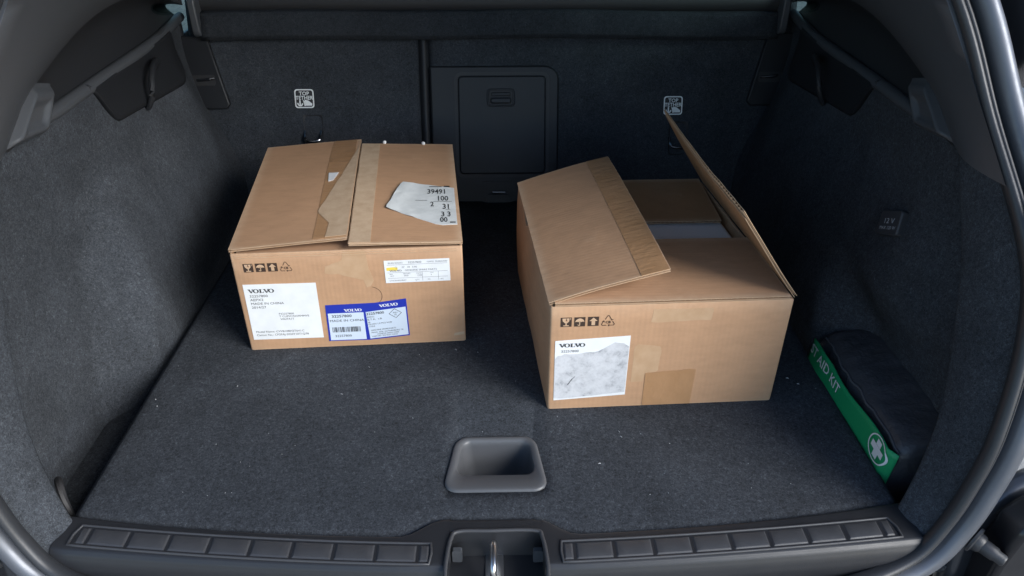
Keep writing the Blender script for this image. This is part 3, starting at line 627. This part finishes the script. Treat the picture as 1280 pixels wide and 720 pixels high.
# flap: two liners with a real fluted core between, hinged on a top edge
def flap(root, name, h0, h1, wd, ang, curl=0., inset=.004, twist=0., sag=0., pitch=.0072, taper=0., mat=None, tear=0., w1=None, strip_in=.0004):
    h0, h1 = Vector(h0), Vector(h1); L = (h1-h0).length; ax = (h1-h0).normalized()
    inw = Vector((-ax.y, ax.x, 0)).normalized()
    if inw.dot(Vector(root.location).xy.to_3d()-h0) < 0: inw = -inw
    ns = 40; nt_ = 14
    def P(s, t, off):          # s metres along hinge, t metres out
        k = s/L; a0 = ang+twist*(k-.5); m = 10; p = Vector((0, 0))
        for i in range(m):
            a = a0+curl*((i+.5)/m)*(t/wd); p += Vector((math.cos(a), math.sin(a)))*(t/m)
        a = a0+curl*(t/wd); nrm = inw*-math.sin(a)+Vector((0, 0, 1))*math.cos(a)
        lift = sag*math.sin(math.pi*k)*(t/wd)+.0011*mnoise.noise(Vector((s*14, t*14, h0.x*5)))*(t/wd)
        return h0+ax*s+inw*p.x+Vector((0, 0, p.y+.0015))+nrm*(off+lift)
    def edge(s):               # ragged outer edge
        return lerp(wd, w1 or wd, s/L)-tear*(.5+.5*mnoise.noise(Vector((s*60, 2, h0.x))))-.0006*(.5+mnoise.noise(Vector((s*170, 7, h0.y))))
    V, F, fm = [], [], []
    def sheet(o1, o2, m, t0, ex):
        k = len(V); nss = 90
        for o in (o1, o2):
            for j in range(nt_+1):
                for i in range(nss+1):
                    s = inset+(L-2*inset)*i/nss; V.append(P(s, lerp(t0, edge(s)+ex, j/nt_), o))
        c1 = (nss+1)*(nt_+1)
        for b in (0, c1):
            for j in range(nt_):
                for i in range(nss): F.append((k+b+j*(nss+1)+i, k+b+j*(nss+1)+i+1, k+b+(j+1)*(nss+1)+i+1, k+b+(j+1)*(nss+1)+i)); fm.append(m)
        bd = [i for i in range(nss+1)]+[(j+1)*(nss+1)-1 for j in range(1, nt_+1)]+[nt_*(nss+1)+i for i in range(nss-1, -1, -1)]+[j*(nss+1) for j in range(nt_-1, 0, -1)]
        for a, b in zip(bd, bd[1:]+bd[:1]): F.append((k+a, k+b, k+c1+b, k+c1+a)); fm.append(2)
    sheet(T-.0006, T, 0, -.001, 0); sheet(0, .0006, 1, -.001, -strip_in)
    # fluted core
    k = len(V); nw = int((L-2*inset)/pitch)*6
    for j in (0, .5, 1):
        for i in range(nw+1):
            s = inset+.0005+(L-2*inset-.001)*i/nw; V.append(P(s, lerp(.002, edge(s)-.0014, j), T/2+(T/2-.0008)*math.sin(2*math.pi*i/6)))
    for j in range(2):
        for i in range(nw): F.append((k+j*(nw+1)+i, k+j*(nw+1)+i+1, k+(j+1)*(nw+1)+i+1, k+(j+1)*(nw+1)+i)); fm.append(2)
    o = link(name, V, F, [mat or CARDTOP, CARDIN, CORE], root, sharp=40, fmats=fm)
    return o, P
def on_flap(P, poly, off, thick, sub=10, lift=lambda s, t: 0):      # thin sheet laid on a flap, poly in (s,t); triangulated fan with subdivision
    bm = bmesh.new(); vs = [bm.verts.new((x, y, 0)) for x, y in poly]; bm.faces.new(vs)
    bmesh.ops.triangulate(bm, faces=bm.faces[:]); 
    for _ in range(3): bmesh.ops.subdivide_edges(bm, edges=bm.edges[:], cuts=1, use_grid_fill=True)
    bm.verts.index_update(); V0 = [(v.co.x, v.co.y) for v in bm.verts]; F0 = [tuple(v.index for v in f.verts) for f in bm.faces]
    bed = [e for e in bm.edges if e.is_boundary]; n = len(V0)
    V = [P(s, t, T+off+thick+lift(s, t)) for s, t in V0]+[P(s, t, T+off-.0002+lift(s, t)) for s, t in V0]
    F = F0+[tuple(i+n for i in f) for f in F0]+[(e.verts[0].index, e.verts[1].index, e.verts[1].index+n, e.verts[0].index+n) for e in bed]
    bm.free(); return V, F
def flap_text(P, s, s0, t0, size, off, sx=1):   # lettering on a flap
    V, F = text(s, 0, 0, size, Matrix.Identity(4), 0, sx); return V, F

def icons(root, FR, u0, v0, s, gap):
    dark, light = [], []
    def q(i, P): return [(u0+i*(s+gap)+a*s, v0+b*s) for a, b in P]
    for i in range(3): dark.append(prism(q(i, [(0, 0), (1, 0), (1, 1), (0, 1)]), .0001, .0004, FR))
    link('handling_mark', *dark[0], BROWNINK, root, smooth=False); link('handling_mark', *dark[1], BROWNINK, root, smooth=False); link('handling_mark', *dark[2], BROWNINK, root, smooth=False)
    L = lambda i, P: light.append(prism(q(i, P), .0004, .0006, FR))
    L(0, [(.14, .92), (.50, .92), (.44, .72), (.58, .60), (.52, .92), (.78, .92), (.76, .60), (.60, .42), (.38, .42), (.18, .62)]); L(0, [(.44, .44), (.54, .44), (.54, .16), (.44, .16)]); L(0, [(.24, .08), (.74, .08), (.74, .17), (.24, .17)]); L(0, [(.84, .92), (.93, .92), (.88, .70)])
    L(1, [(.08, .48), (.14, .68), (.30, .82), (.50, .88), (.70, .82), (.86, .68), (.92, .48), (.78, .55), (.64, .48), (.5, .55), (.36, .48), (.22, .55)]); L(1, [(.46, .5), (.54, .5), (.54, .16), (.46, .16)]); L(1, [(.30, .24), (.36, .24), (.38, .16), (.54, .16), (.52, .09), (.36, .09)])
    L(2, [(.5, .92), (.86, .56), (.66, .56), (.66, .10), (.34, .10), (.34, .56), (.14, .56)])
    link('mark_cutout', *join(*light), CARD, root, smooth=False)
    x = u0+3*(s+gap); k = s*1.22
    tri = lambda a, b: (x+a*k, v0+b*k)
    ms = [strip([tri(.18, .42), tri(.02, .12), tri(.10, .02), tri(.40, .02)], k*.05, .0004, FR), strip([tri(.55, .02), tri(.92, .02), tri(.99, .12), tri(.84, .38)], k*.05, .0004, FR), strip([tri(.76, .52), tri(.56, .88), tri(.46, .88), tri(.28, .55)], k*.05, .0004, FR),
          strip([tri(.62, .10), tri(.52, .02), tri(.62, -.06)], k*.045, .0004, FR), strip([tri(.72, .60), tri(.76, .46), tri(.88, .54)], k*.045, .0004, FR), strip([tri(.06, .38), tri(.19, .44), tri(.24, .30)], k*.045, .0004, FR), text('CB', x+k*.51, v0+k*.20, k*.30, FR, .0004, 1, 'CENTER', bold=.0002)]
    link('recycling_mark', *join(*ms), BROWNINK, root, smooth=False)
def sheet(root, name, poly, mat, FR, h0=.0002, h1=.0006): return link(name, *prism(poly, h0, h1, FR), mat, root, smooth=False)
def rotpoly(x, y, wd, ht, a):
    ca, sa = math.cos(R(a)), math.sin(R(a)); return [(x+p*ca-q*sa, y+p*sa+q*ca) for p, q in ((0, 0), (wd, 0), (wd, ht), (0, ht))]
def subframe(FR, x, y, a): return FR @ Matrix.Translation((x, y, 0)) @ Matrix.Rotation(R(a), 4, 'Z')

# ------------------------------------------------ left carton, closed
b1, c, FR, W, D = carton([(-.408, .985), (-.056, 1.004), (-.092, 1.424), (-.457, 1.414)], 'closed cardboard box with a white label and a blue label on its front')
up = Vector((0, 0, H))
f1, P1 = flap(b1, 'front_flap', c[0]+up-Vector((0, 0, .009)), c[1]+up-Vector((0, 0, .009)), .165, R(-1.5), inset=.007)
flap(b1, 'back_flap', c[2]+up-Vector((0, 0, .009)), c[3]+up-Vector((0, 0, .009)), .165, R(-1.5), inset=.007)
fl_, PLf = flap(b1, 'left_flap', c[3]+up, c[0]+up, .1845, R(2.9), R(-.6), sag=.002, twist=R(.2), w1=.1780)
fr_, PRf = flap(b1, 'right_flap', c[1]+up, c[2]+up, .1735, R(2.7), R(-.6), sag=.0015, twist=R(.8), w1=.1790)
LL = (c[3]-c[0]).length; RL = (c[2]-c[1]).length
# left flap: s runs from the back corner to the front corner, t from outer edge to the middle seam
def rag(a, b, n, amp, seed):
    return [(lerp(a[0], b[0], i/n)+amp*mnoise.noise(Vector((i*1.7, seed, 0))), lerp(a[1], b[1], i/n)+amp*mnoise.noise(Vector((i*1.7, seed, 9)))) for i in range(n+1)]
e1 = .1775
link('packing_tape', *on_flap(PLf, [(.004, e1-.046)]+rag((.06, e1-.049), (LL-.008, e1-.053), 6, .0006, 3)+[(LL-.008, e1-.002), (.004, e1-.002)], .0001, .0004), TAPE, b1, sharp=60)
EB = lambda s_: lerp(.1845, .1780, s_/LL)      # seam edge of the left flap
pe = [(.035, EB(.035)-.0015)]+rag((.05, EB(.05)-.003), (.19, EB(.19)-.027), 7, .0012, 5)+rag((.20, EB(.2)-.030), (.325, EB(.325)-.054), 7, .0016, 8)+rag((.335, EB(.33)-.052), (.300, EB(.3)-.032), 4, .0012, 2)+rag((.303, EB(.3)-.030), (LL-.012, EB(LL)-.034), 5, .001, 7)+[(LL-.012, EB(LL)-.0015)]
link('peeled_strip', *on_flap(PLf, pe, .0006, .0004), PEEL, b1, sharp=60)
link('label_scrap', *on_flap(PLf, [(.170, e1-.046), (.172, e1-.028), (.19, e1-.032), (.205, e1-.036), (.208, e1-.044)], .0011, .0004), PAPER, b1, sharp=60)
e2 = .1725
link('peeled_strip', *on_flap(PRf, [(.006, e2-.0005)]+rag((.006, e2-.033), (RL-.006, e2-.030), 14, .0012, 4)+[(RL-.004, .1772)], .0002, .0004), PEEL, b1, sharp=60)
# torn white label on right flap: s from front (0) to back, t from right edge inwards
lp = [(.062, .0045), (.060, .028)]+rag((.064, .040), (.100, .090), 6, .0022, 6)+rag((.106, .098), (.122, .120), 4, .0015, 2)+rag((.130, .119), (.214, .098), 8, .0022, 9)+rag((.222, .094), (.216, .05), 5, .0015, 3)+[(.210, .030), (.203, .0045)]
link('torn_label', *on_flap(PRf, lp, .0002, .0005, lift=lambda s_, t_: .0032*ss(t_+.35*abs(s_-.115), .088, .128)+.0014*math.exp(-((t_-.085-.3*(s_-.11))/.006)**2)*ss(t_, .06, .08)), GLOSSPAPER, b1, sharp=60)
ms = []
def ftxt(s, s0, t0, size, sx=1.25):      # reads from the front: right = smaller t, up = larger s
    V0, F0 = text(s, 0, 0, size, Matrix.Identity(4), 0, sx, bold=size*.012); ms.append(([PRf(s0+v.y, t0-v.x, T+.0011) for v in V0], F0))
def fbar(s0, t0, t1, wd): ms.append(([PRf(a, b, T+.0011) for a, b in ((s0, t0), (s0, t1), (s0+wd, t1), (s0+wd, t0))], [(0, 1, 2, 3)]))
ftxt('39491', .178, .052, .027, .50); ftxt('100', .150, .036, .027, .50); ftxt('2', .128, .047, .025, .50); ftxt('31', .118, .027, .027, .50); ftxt('3 3', .090, .030, .025, .52); ftxt('00', .070, .032, .024, .52)
fbar(.1505, .072, .052, .0012); fbar(.146, .042, .010, .0012); fbar(.206, .048, .026, .0025); fbar(.206, .022, .012, .005); fbar(.1145, .022, .014, .001); fbar(.0665, .016, .007, .004)
link('label_lettering', *join(*ms), BLACKINK, b1, smooth=False)
# front face
icons(b1, FR, .0165, .1475, .0148, .0035)
lw, lh = .112, .105
lab = sheet(b1, 'white_label', rotpoly(.0085, .0205, lw, lh, -.6), PAPER, FR); F1 = subframe(FR, .0085, .0205, -.6); h = .0008
link('label_logotype', *logotype(.006, lh-.0155, .040, F1, h), BLACKINK, lab, smooth=False)
ms = []
for s, y, sz in (('32257800', .0815, .0062), ('AEPX2', .0745, .0062), ('MADE IN CHINA', .0675, .0060), ('2014/27', .0605, .0060)): ms.append(text(s, .007, y, sz, F1, h, 1.15))
link('label_lettering', *join(*ms), BLACKINK, lab, smooth=False); ms = []
for s, x, y in (('P32257800', .047, .0475), ('T CLIPH1NORMMVE', .047, .0425), ('V06/PA1T', .048, .0372)): ms.append(text(s, x, y, .0048, F1, h, 1.1))
link('label_lettering', *join(*ms), BLACKINK, lab, smooth=False); ms = []
for s, y in (('Model Name: CVVB10BH2T6V/-C', .0135), ('Carton No.: CP2FAJ-2020Y10T1Q78', .0072)): ms.append(text(s, .006, y, .0052, F1, h, 1.05))
link('label_lettering', *join(*ms), BLACKINK, lab, smooth=False)
# blue double label
bl = sheet(b1, 'blue_label', [(.1285, .0115), (.191, .0105), (.1945, .0105), (.2605, .0165), (.2595, .0885), (.2180, .0835), (.2080, .0825), (.1305, .0815)], BLUE, FR)
sheet_l = sheet(bl, 'label_field', [(.1315, .0130), (.1895, .0125), (.1895, .0655), (.1328, .0655)], PALEBLUE, FR, .0006, .0008)
sheet_r = sheet(bl, 'label_field', [(.1955, .0130), (.2585, .0185), (.2575, .0730), (.1930, .0655)], PALEBLUE, FR, .0006, .0008)
link('label_logotype', *logotype(.159, .0680, .028, FR, .0009), WHITEINK, bl, smooth=False); link('label_logotype', *logotype(.2225, .0740, .030, subframe(FR, 0, -.0185, 4.8), .0009), WHITEINK, bl, smooth=False)
ms = [text('32257800', .138, .0575, .0070, FR, .001, 1.15, bold=.0001), text('MADE IN CHINA', .134, .0490, .0062, FR, .001, 1.2), text('32257800', .139, .0190, .0062, FR, .001, 1.1)]
x = .1365; rb = random.Random(9)
while x < .182:
    wb = rb.choice((.0005, .0008, .0014)); ms.append(prism(rect(x, .0285, x+wb, .0385), .0008, .001, FR)); x += wb+rb.choice((.0006, .0009, .0014))
F2 = subframe(FR, .1965, .0135, 4.8)
ms += [text('32257800', .001, .046, .0066, F2, .001, 1.1, bold=.0001), text('AEPX2', .001, .0405, .0042, F2, .001), text('B.T.A.  v.B', .001, .0355, .0046, F2, .001, 1.2), text('2B', .001, .0305, .0035, F2, .001), text('QUAN 1.0 PCS VUD', .001, .0265, .004, F2, .001, 1.1), text('CODE', .001, .0222, .0036, F2, .001),
       text('GENUINE SPARE PARTS', .003, .0145, .0036, F2, .001, 1.1), text('PROD. 2020  GOTHENBURG  SE', .003, .0100, .0034, F2, .001, 1.1), text('HANDLE WITH CARE', .012, .0060, .0034, F2, .001, 1.1), text('KEEP DRY  DO NOT STACK', .003, .0022, .0034, F2, .001, 1.0)]
dx, dy, dr = .0475, .0440, .0088
ms += [strip([(dx, dy+dr), (dx+dr*1.15, dy), (dx, dy-dr), (dx-dr*1.15, dy), (dx, dy+dr)], .0007, .001, F2), text('ASU', dx, dy, .0042, F2, .001, 1, 'CENTER'), text('PS', dx, dy-.0042, .0038, F2, .001, 1, 'CENTER')]
link('field_lettering', *join(*ms), BLACKINK, bl, smooth=False)
# small white address label with yellow mark
sm = sheet(b1, 'address_label', rotpoly(.2305, .1185, .1015, .0405, .4), PAPER, FR); F3 = subframe(FR, .2305, .1185, .4)
sheet(sm, 'marker_stroke', [(.003, .0225), (.020, .0220), (.0205, .0275), (.014, .0285), (.003, .0280)], YELLOW, F3, .0006, .0007)
ms = [text('BLISS 010-H1', .006, .0345, .0042, F3, .0008), text('32257800', .037, .0345, .0050, F3, .0008, 1.05), text('Y2WS2  39/2022/H00', .066, .0348, .0036, F3, .0008), text('Q      07   18   5.00', .016, .0265, .0044, F3, .0008), logotype(.007, .0205, .019, F3, .0008), text('GENUINE SPARE PARTS', .031, .0208, .0042, F3, .0008, 1.15)]
for y in (.0325, .0185, .0085): ms.append(strip([(.004, y), (.098, y)], .0004, .0008, F3))
for i, s in enumerate(('BIN', 'PACKED', 'DATE', 'LOT')): ms.append(text(s, .007+i*.021, .0150, .0030, F3, .0008)); ms.append(text(('A17', '0930', '2208', '4')[i], .008+i*.021, .0112, .0036, F3, .0008))
for i, s in enumerate(('STOCKHOLM', 'NET', 'QTY', 'PC', 'KG')): ms.append(text(s, .006+i*.020, .0030, .0034, F3, .0008))
ms += [strip([(xv, .0025), (xv, .0185)], .0004, .0008, F3) for xv in (.058, .083)]
link('address_lettering', *join(*ms), FADEDINK, sm, smooth=False)
# rubbed tape ghost and thumb notch on the front
def blob(x0, y0, x1, y1, seed, amp):
    P = [(x0, y0), (x1, y0), (x1, y1), (x0, y1)]; out = []
    for a, b in zip(P, P[1:]+P[:1]): out += rag(a, b, 7, amp, seed)[:-1]
    return out
GHOST = M('rubbed_cardboard', (.47, .31, .185), .8); noisy(GHOST, 50, [(.3, (.43, .27, .15)), (.75, (.50, .335, .205))], detail=8)
sheet(b1, 'tape_residue', [(.138, .140), (.150, .138)]+rag((.158, .139), (.196, .125), 5, .002, 3)+[(.200, .112), (.206, .114), (.212, .124), (.208, .140)]+rag((.206, .145), (.204, .1785), 4, .001, 1)+[(.170, .1785), (.166, .163)]+rag((.160, .160), (.140, .152), 4, .002, 4), GHOST, FR, .0001, .0003)
link('thumb_notch', *strip([(.205+.017*math.cos(R(a)), .0955+.017*math.sin(R(a))) for a in range(80, -50, -8)], .0007, .0003, FR), BROWNINK, b1, smooth=False)
sheet(b1, 'corner_tape', [(.333, .0115), (.3505, .0135), (.3505, .019), (.334, .0165)], PEEL, FR, .0001, .0003)

# ------------------------------------------------ right carton, flaps open
b2, c, FR, W, D = carton([(.0695, .830), (.4055, .843), (.372, 1.238), (.037, 1.232)], 'open cardboard box with raised flaps and a scuffed white label')
up = Vector((0, 0, H))
flap(b2, 'front_flap', c[0]+up, c[1]+up, .176, R(-1.2), inset=.006, sag=.002)
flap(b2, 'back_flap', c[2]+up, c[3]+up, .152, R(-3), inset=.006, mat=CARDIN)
fo, PLf = flap(b2, 'left_flap', c[3]+up, c[0]+up, .168, R(18), R(-6), inset=.003, sag=.004)
fo2, PRf = flap(b2, 'right_flap', c[1]+up, c[2]+up, .168, R(54), R(3), inset=.003, sag=-.003, twist=R(3), tear=.004, strip_in=.011, pitch=.0095)
LL = (c[3]-c[0]).length
link('packing_tape', *on_flap(PLf, [(.003, .168-.040), (LL-.003, .168-.040), (LL-.003, .1665), (.003, .1665)], .0001, .0004), TAPE, b2, sharp=60)
icons(b2, FR, .0145, .1470, .0152, .0035)
lab = sheet(b2, 'white_label', [(.0085, .0165), (.1135, .0225), (.1135, .1285), (.0080, .1235)], PAPER, FR)
sheet(lab, 'scuffed_area', [(.0092, .0205)]+rag((.02, .0195), (.09, .0255), 8, .0015, 5)+[(.1125, .0275)]+rag((.1128, .04), (.1128, .110), 8, .0006, 8)+[(.105, .116), (.092, .118), (.080, .110)]+rag((.07, .104), (.012, .098), 10, .004, 2)+[(.0088, .092)], SCUFF, FR, .0006, .0008)
link('label_logotype', *logotype(.0135, .1125, .0365, FR, .0010), BLACKINK, lab, smooth=False)
ms = [strip([(.028, .045), (.0345, .056)], .0010, .0010, FR), strip([(.0335, .054), (.038, .060)], .0006, .0010, FR),]
link('pen_scratch', *join(*ms), BLACKINK, lab, smooth=False)
link('part_number', *text('32257800', .0165, .1035, .0060, FR, .0010, 1.05), FADEDINK, lab, smooth=False)
sheet(b2, 'packing_tape', [(.1405, .0008), (.2125, .0008), (.2140, .0640)]+rag((.205, .0655), (.150, .0610), 7, .0018, 3)+[(.1405, .0610)], TAPE, FR, .0003, .0006)
sheet(b2, 'tape_residue', rag((.1205, .045), (.1205, .108), 6, .002, 6)+rag((.126, .113), (.158, .108), 5, .002, 2)+rag((.160, .100), (.158, .066), 5, .002, 9)+rag((.155, .062), (.140, .060), 3, .002, 1)+[(.138, .046)], GHOST, FR, .0001, .0002)
sheet(b2, 'tape_residue', rag((.140, .150), (.142, .1715), 3, .001, 2)+[(.225, .1700)]+rag((.2255, .165), (.224, .150), 3, .001, 3)+rag((.21, .151), (.15, .149), 6, .001, 5), GHOST, FR, .0001, .0002)
# contents: foam block below the flaps
fm = thing('foam_packing', (.205, 1.04, .004), 'pale foam packing block inside the open cardboard box', 'foam')
V, F = prism([(c[0].x+.012, c[0].y+.012), (c[1].x-.010, c[1].y+.012), (c[2].x-.008, c[2].y-.012), (c[3].x+.012, c[3].y-.012)], .004, .168, Matrix.Identity(4)); bevel(link('foam_block', V, F, FOAM, fm), .006, 3)
# loose foam beads on the closed carton's rear edge
for i, (x, y, z, r_, lb_) in enumerate(((-.2245, 1.410, .1950, .0036, 'tiny white foam bead on the closed box beside its pale peeled strip'), (-.148, 1.412, .1914, .0037, 'tiny white foam bead on the closed box in front of the seat split'))):
    bm = bmesh.new(); bmesh.ops.create_icosphere(bm, subdivisions=2, radius=r_)
    for v in bm.verts: v.co *= 1+.12*mnoise.noise(v.co*500+Vector((i*7, 0, 0)))
    Vv = [v.co+Vector((x, y, z)) for v in bm.verts]; Ff = [tuple(v.index for v in f.verts) for f in bm.faces]; bm.free()
    o = link('foam_bead', Vv, Ff, FOAM, origin=(x, y, z))
    o['label'] = lb_; o['category'] = 'foam bead'; o['group'] = 'foam beads on the closed box'

# ================================================================== FIRST AID KIT
kit = thing('first_aid_kit', (.555, .82, -.072), 'black fabric first aid pouch with green band and white cross', 'first aid kit')
KY0, KY1 = .690, .965
def kit_sec(a, k):      # rounded cross-section in x,z; a angle, k 0..1 along length
    # corner points: bottom-left, top-left, top-right, bottom-right
    puff = math.sin(math.pi*k)**.3
    cx_, cz_ = .554, -.010; hx, hz = .046*(.90+.10*puff), .066*(.92+.08*puff)
    ca, sa = math.cos(a), math.sin(a); e = .36
    px = math.copysign(abs(ca)**e, ca)*hx; pz = math.copysign(abs(sa)**e, sa)*hz
    lean = R(-9); return cx_+px*math.cos(lean)+pz*math.sin(lean)*-1, cz_+pz*math.cos(lean)+px*-math.sin(lean)*1.6
def kf(u, v):
    k = v; y = lerp(KY0, KY1, .5-.5*math.cos(math.pi*v)) if False else lerp(KY0, KY1, v)
    x, z = kit_sec(2*math.pi*u, k); end = min(v, 1-v)*(KY1-KY0); s = .72+.28*math.sqrt(max(0, 1-(1-min(1, end/.022))**2))
    w_ = .0006*math.sin(y*150+6*mnoise.noise(Vector((x*20, y*9, z*20))))*ss(z, -.02, .02)+.0040*mnoise.noise(Vector((x*24, y*20, z*24)))+.0022*mnoise.noise(Vector((x*50, y*60, z*50)))
    return (.553+(x-.553)*s+w_, y, -.010+(z+.010)*s+w_)
V, F = grid(kf, 72, 60); nu = 73
F += [tuple(range(72)), tuple(60*nu+i for i in range(72))]
link('pouch_body', V, F, FABRIC, kit, sharp=60)
# piping seams along the top edges
for a in (R(40), R(140)):
    pts = [Vector(kf(a/(2*math.pi), lerp(.03, .97, t/30))) for t in range(31)]
    link('piping', *tube([p+Vector((0, 0, .0012)) for p in pts], .0020, 8), PIPING, kit, sharp=60)
pts = [Vector(kf(R(72)/(2*math.pi), lerp(.04, .96, t/30))) for t in range(31)]
link('zip_seam', *tube([p+Vector((0, 0, .0010)) for p in pts], .0016, 6), PIPING, kit, sharp=60)
# green band on the face towards the load floor
def band_pt(t, h, off):     # t 0..1 along length (near to far), h height 0..1
    y = lerp(KY0-.003, .948, t); z = lerp(-.036, .036+.003*math.sin(9*t), h); lean = (z-.03)*.10
    x = .5095+.004*math.sin(6*t+.5)*.5+lean-.004-.0035*ss(t, .72, .86)+.010*ss(-t, -.05, 0)
    return Vector((x-off, y, z))
V, F = grid(lambda u, v: band_pt(u, v, 0), 40, 8); band = solid(link('green_band', V, F, GREEN, kit, sharp=80), .002)
def btxt(s, t0, h0, size, sx):
    V0, F0 = text(s, 0, 0, size, Matrix.Identity(4), 0, sx, bold=size*.01); Lb = .948-KY0
    return [band_pt(t0-v.x/Lb, h0+v.y/.072, .0012) for v in V0], F0
link('band_lettering', *btxt('ST AID KIT', .985, .70, .022, 1.0), WHITEINK, band, smooth=False)
ms = []
Lb = .948-KY0
def bpoly(P): return [band_pt(.115-px/Lb, .755+py/.072, .0012) for px, py in P]
r0 = .0185
N = 36; o = [(r0*1.25*math.cos(2*math.pi*k/N), r0*math.sin(2*math.pi*k/N)) for k in range(N)]; i_ = [(p*.90, q*.90) for p, q in o]
ms.append((bpoly(o)+bpoly(i_), [(k, (k+1) % N, N+(k+1) % N, N+k) for k in range(N)]))
a, b = .0155, .0046
for P in ([(-a, -b), (a, -b), (a, b), (-a, b)], [(-b*1.25, b), (b*1.25, b), (b*1.25, a*.85), (-b*1.25, a*.85)], [(-b*1.25, -a*.85), (b*1.25, -a*.85), (b*1.25, -b), (-b*1.25, -b)]): ms.append((bpoly(P), [(0, 1, 2, 3)]))
link('cross_emblem', *join(*ms), WHITEINK, band, smooth=False)

# ================================================================== lint on the carpet
V, F = [], []; rl = random.Random(21)
for i in range(110):
    x = rl.uniform(-.52, .49); y = .66+.9*rl.random()**1.5; 
    if y < yfront(x)+.01: continue
    if TX0-.012 < x < TX1+.012 and TY0-.012 < y < TY1+.012: continue
    k = len(V); L = .0005+.0026*rl.random()**3; a = rl.uniform(0, 6.28); wl = rl.uniform(.00025, .0006); z = .0006
    dx, dy = math.cos(a), math.sin(a)
    V += [(x-dx*L-dy*wl, y-dy*L+dx*wl, z-.001), (x-dx*L+dy*wl, y-dy*L-dx*wl, z-.001), (x+dx*L, y+dy*L, z-.0006), (x, y, z+wl*1.5)]
    F += [(k, k+1, k+3), (k+1, k+2, k+3), (k+2, k, k+3), (k, k+2, k+1)]
lint = link('carpet_lint', V, F, LINT, smooth=False, kind='stuff')
lint['label'] = 'pale lint specks scattered over the grey boot carpet'; lint['category'] = 'lint'
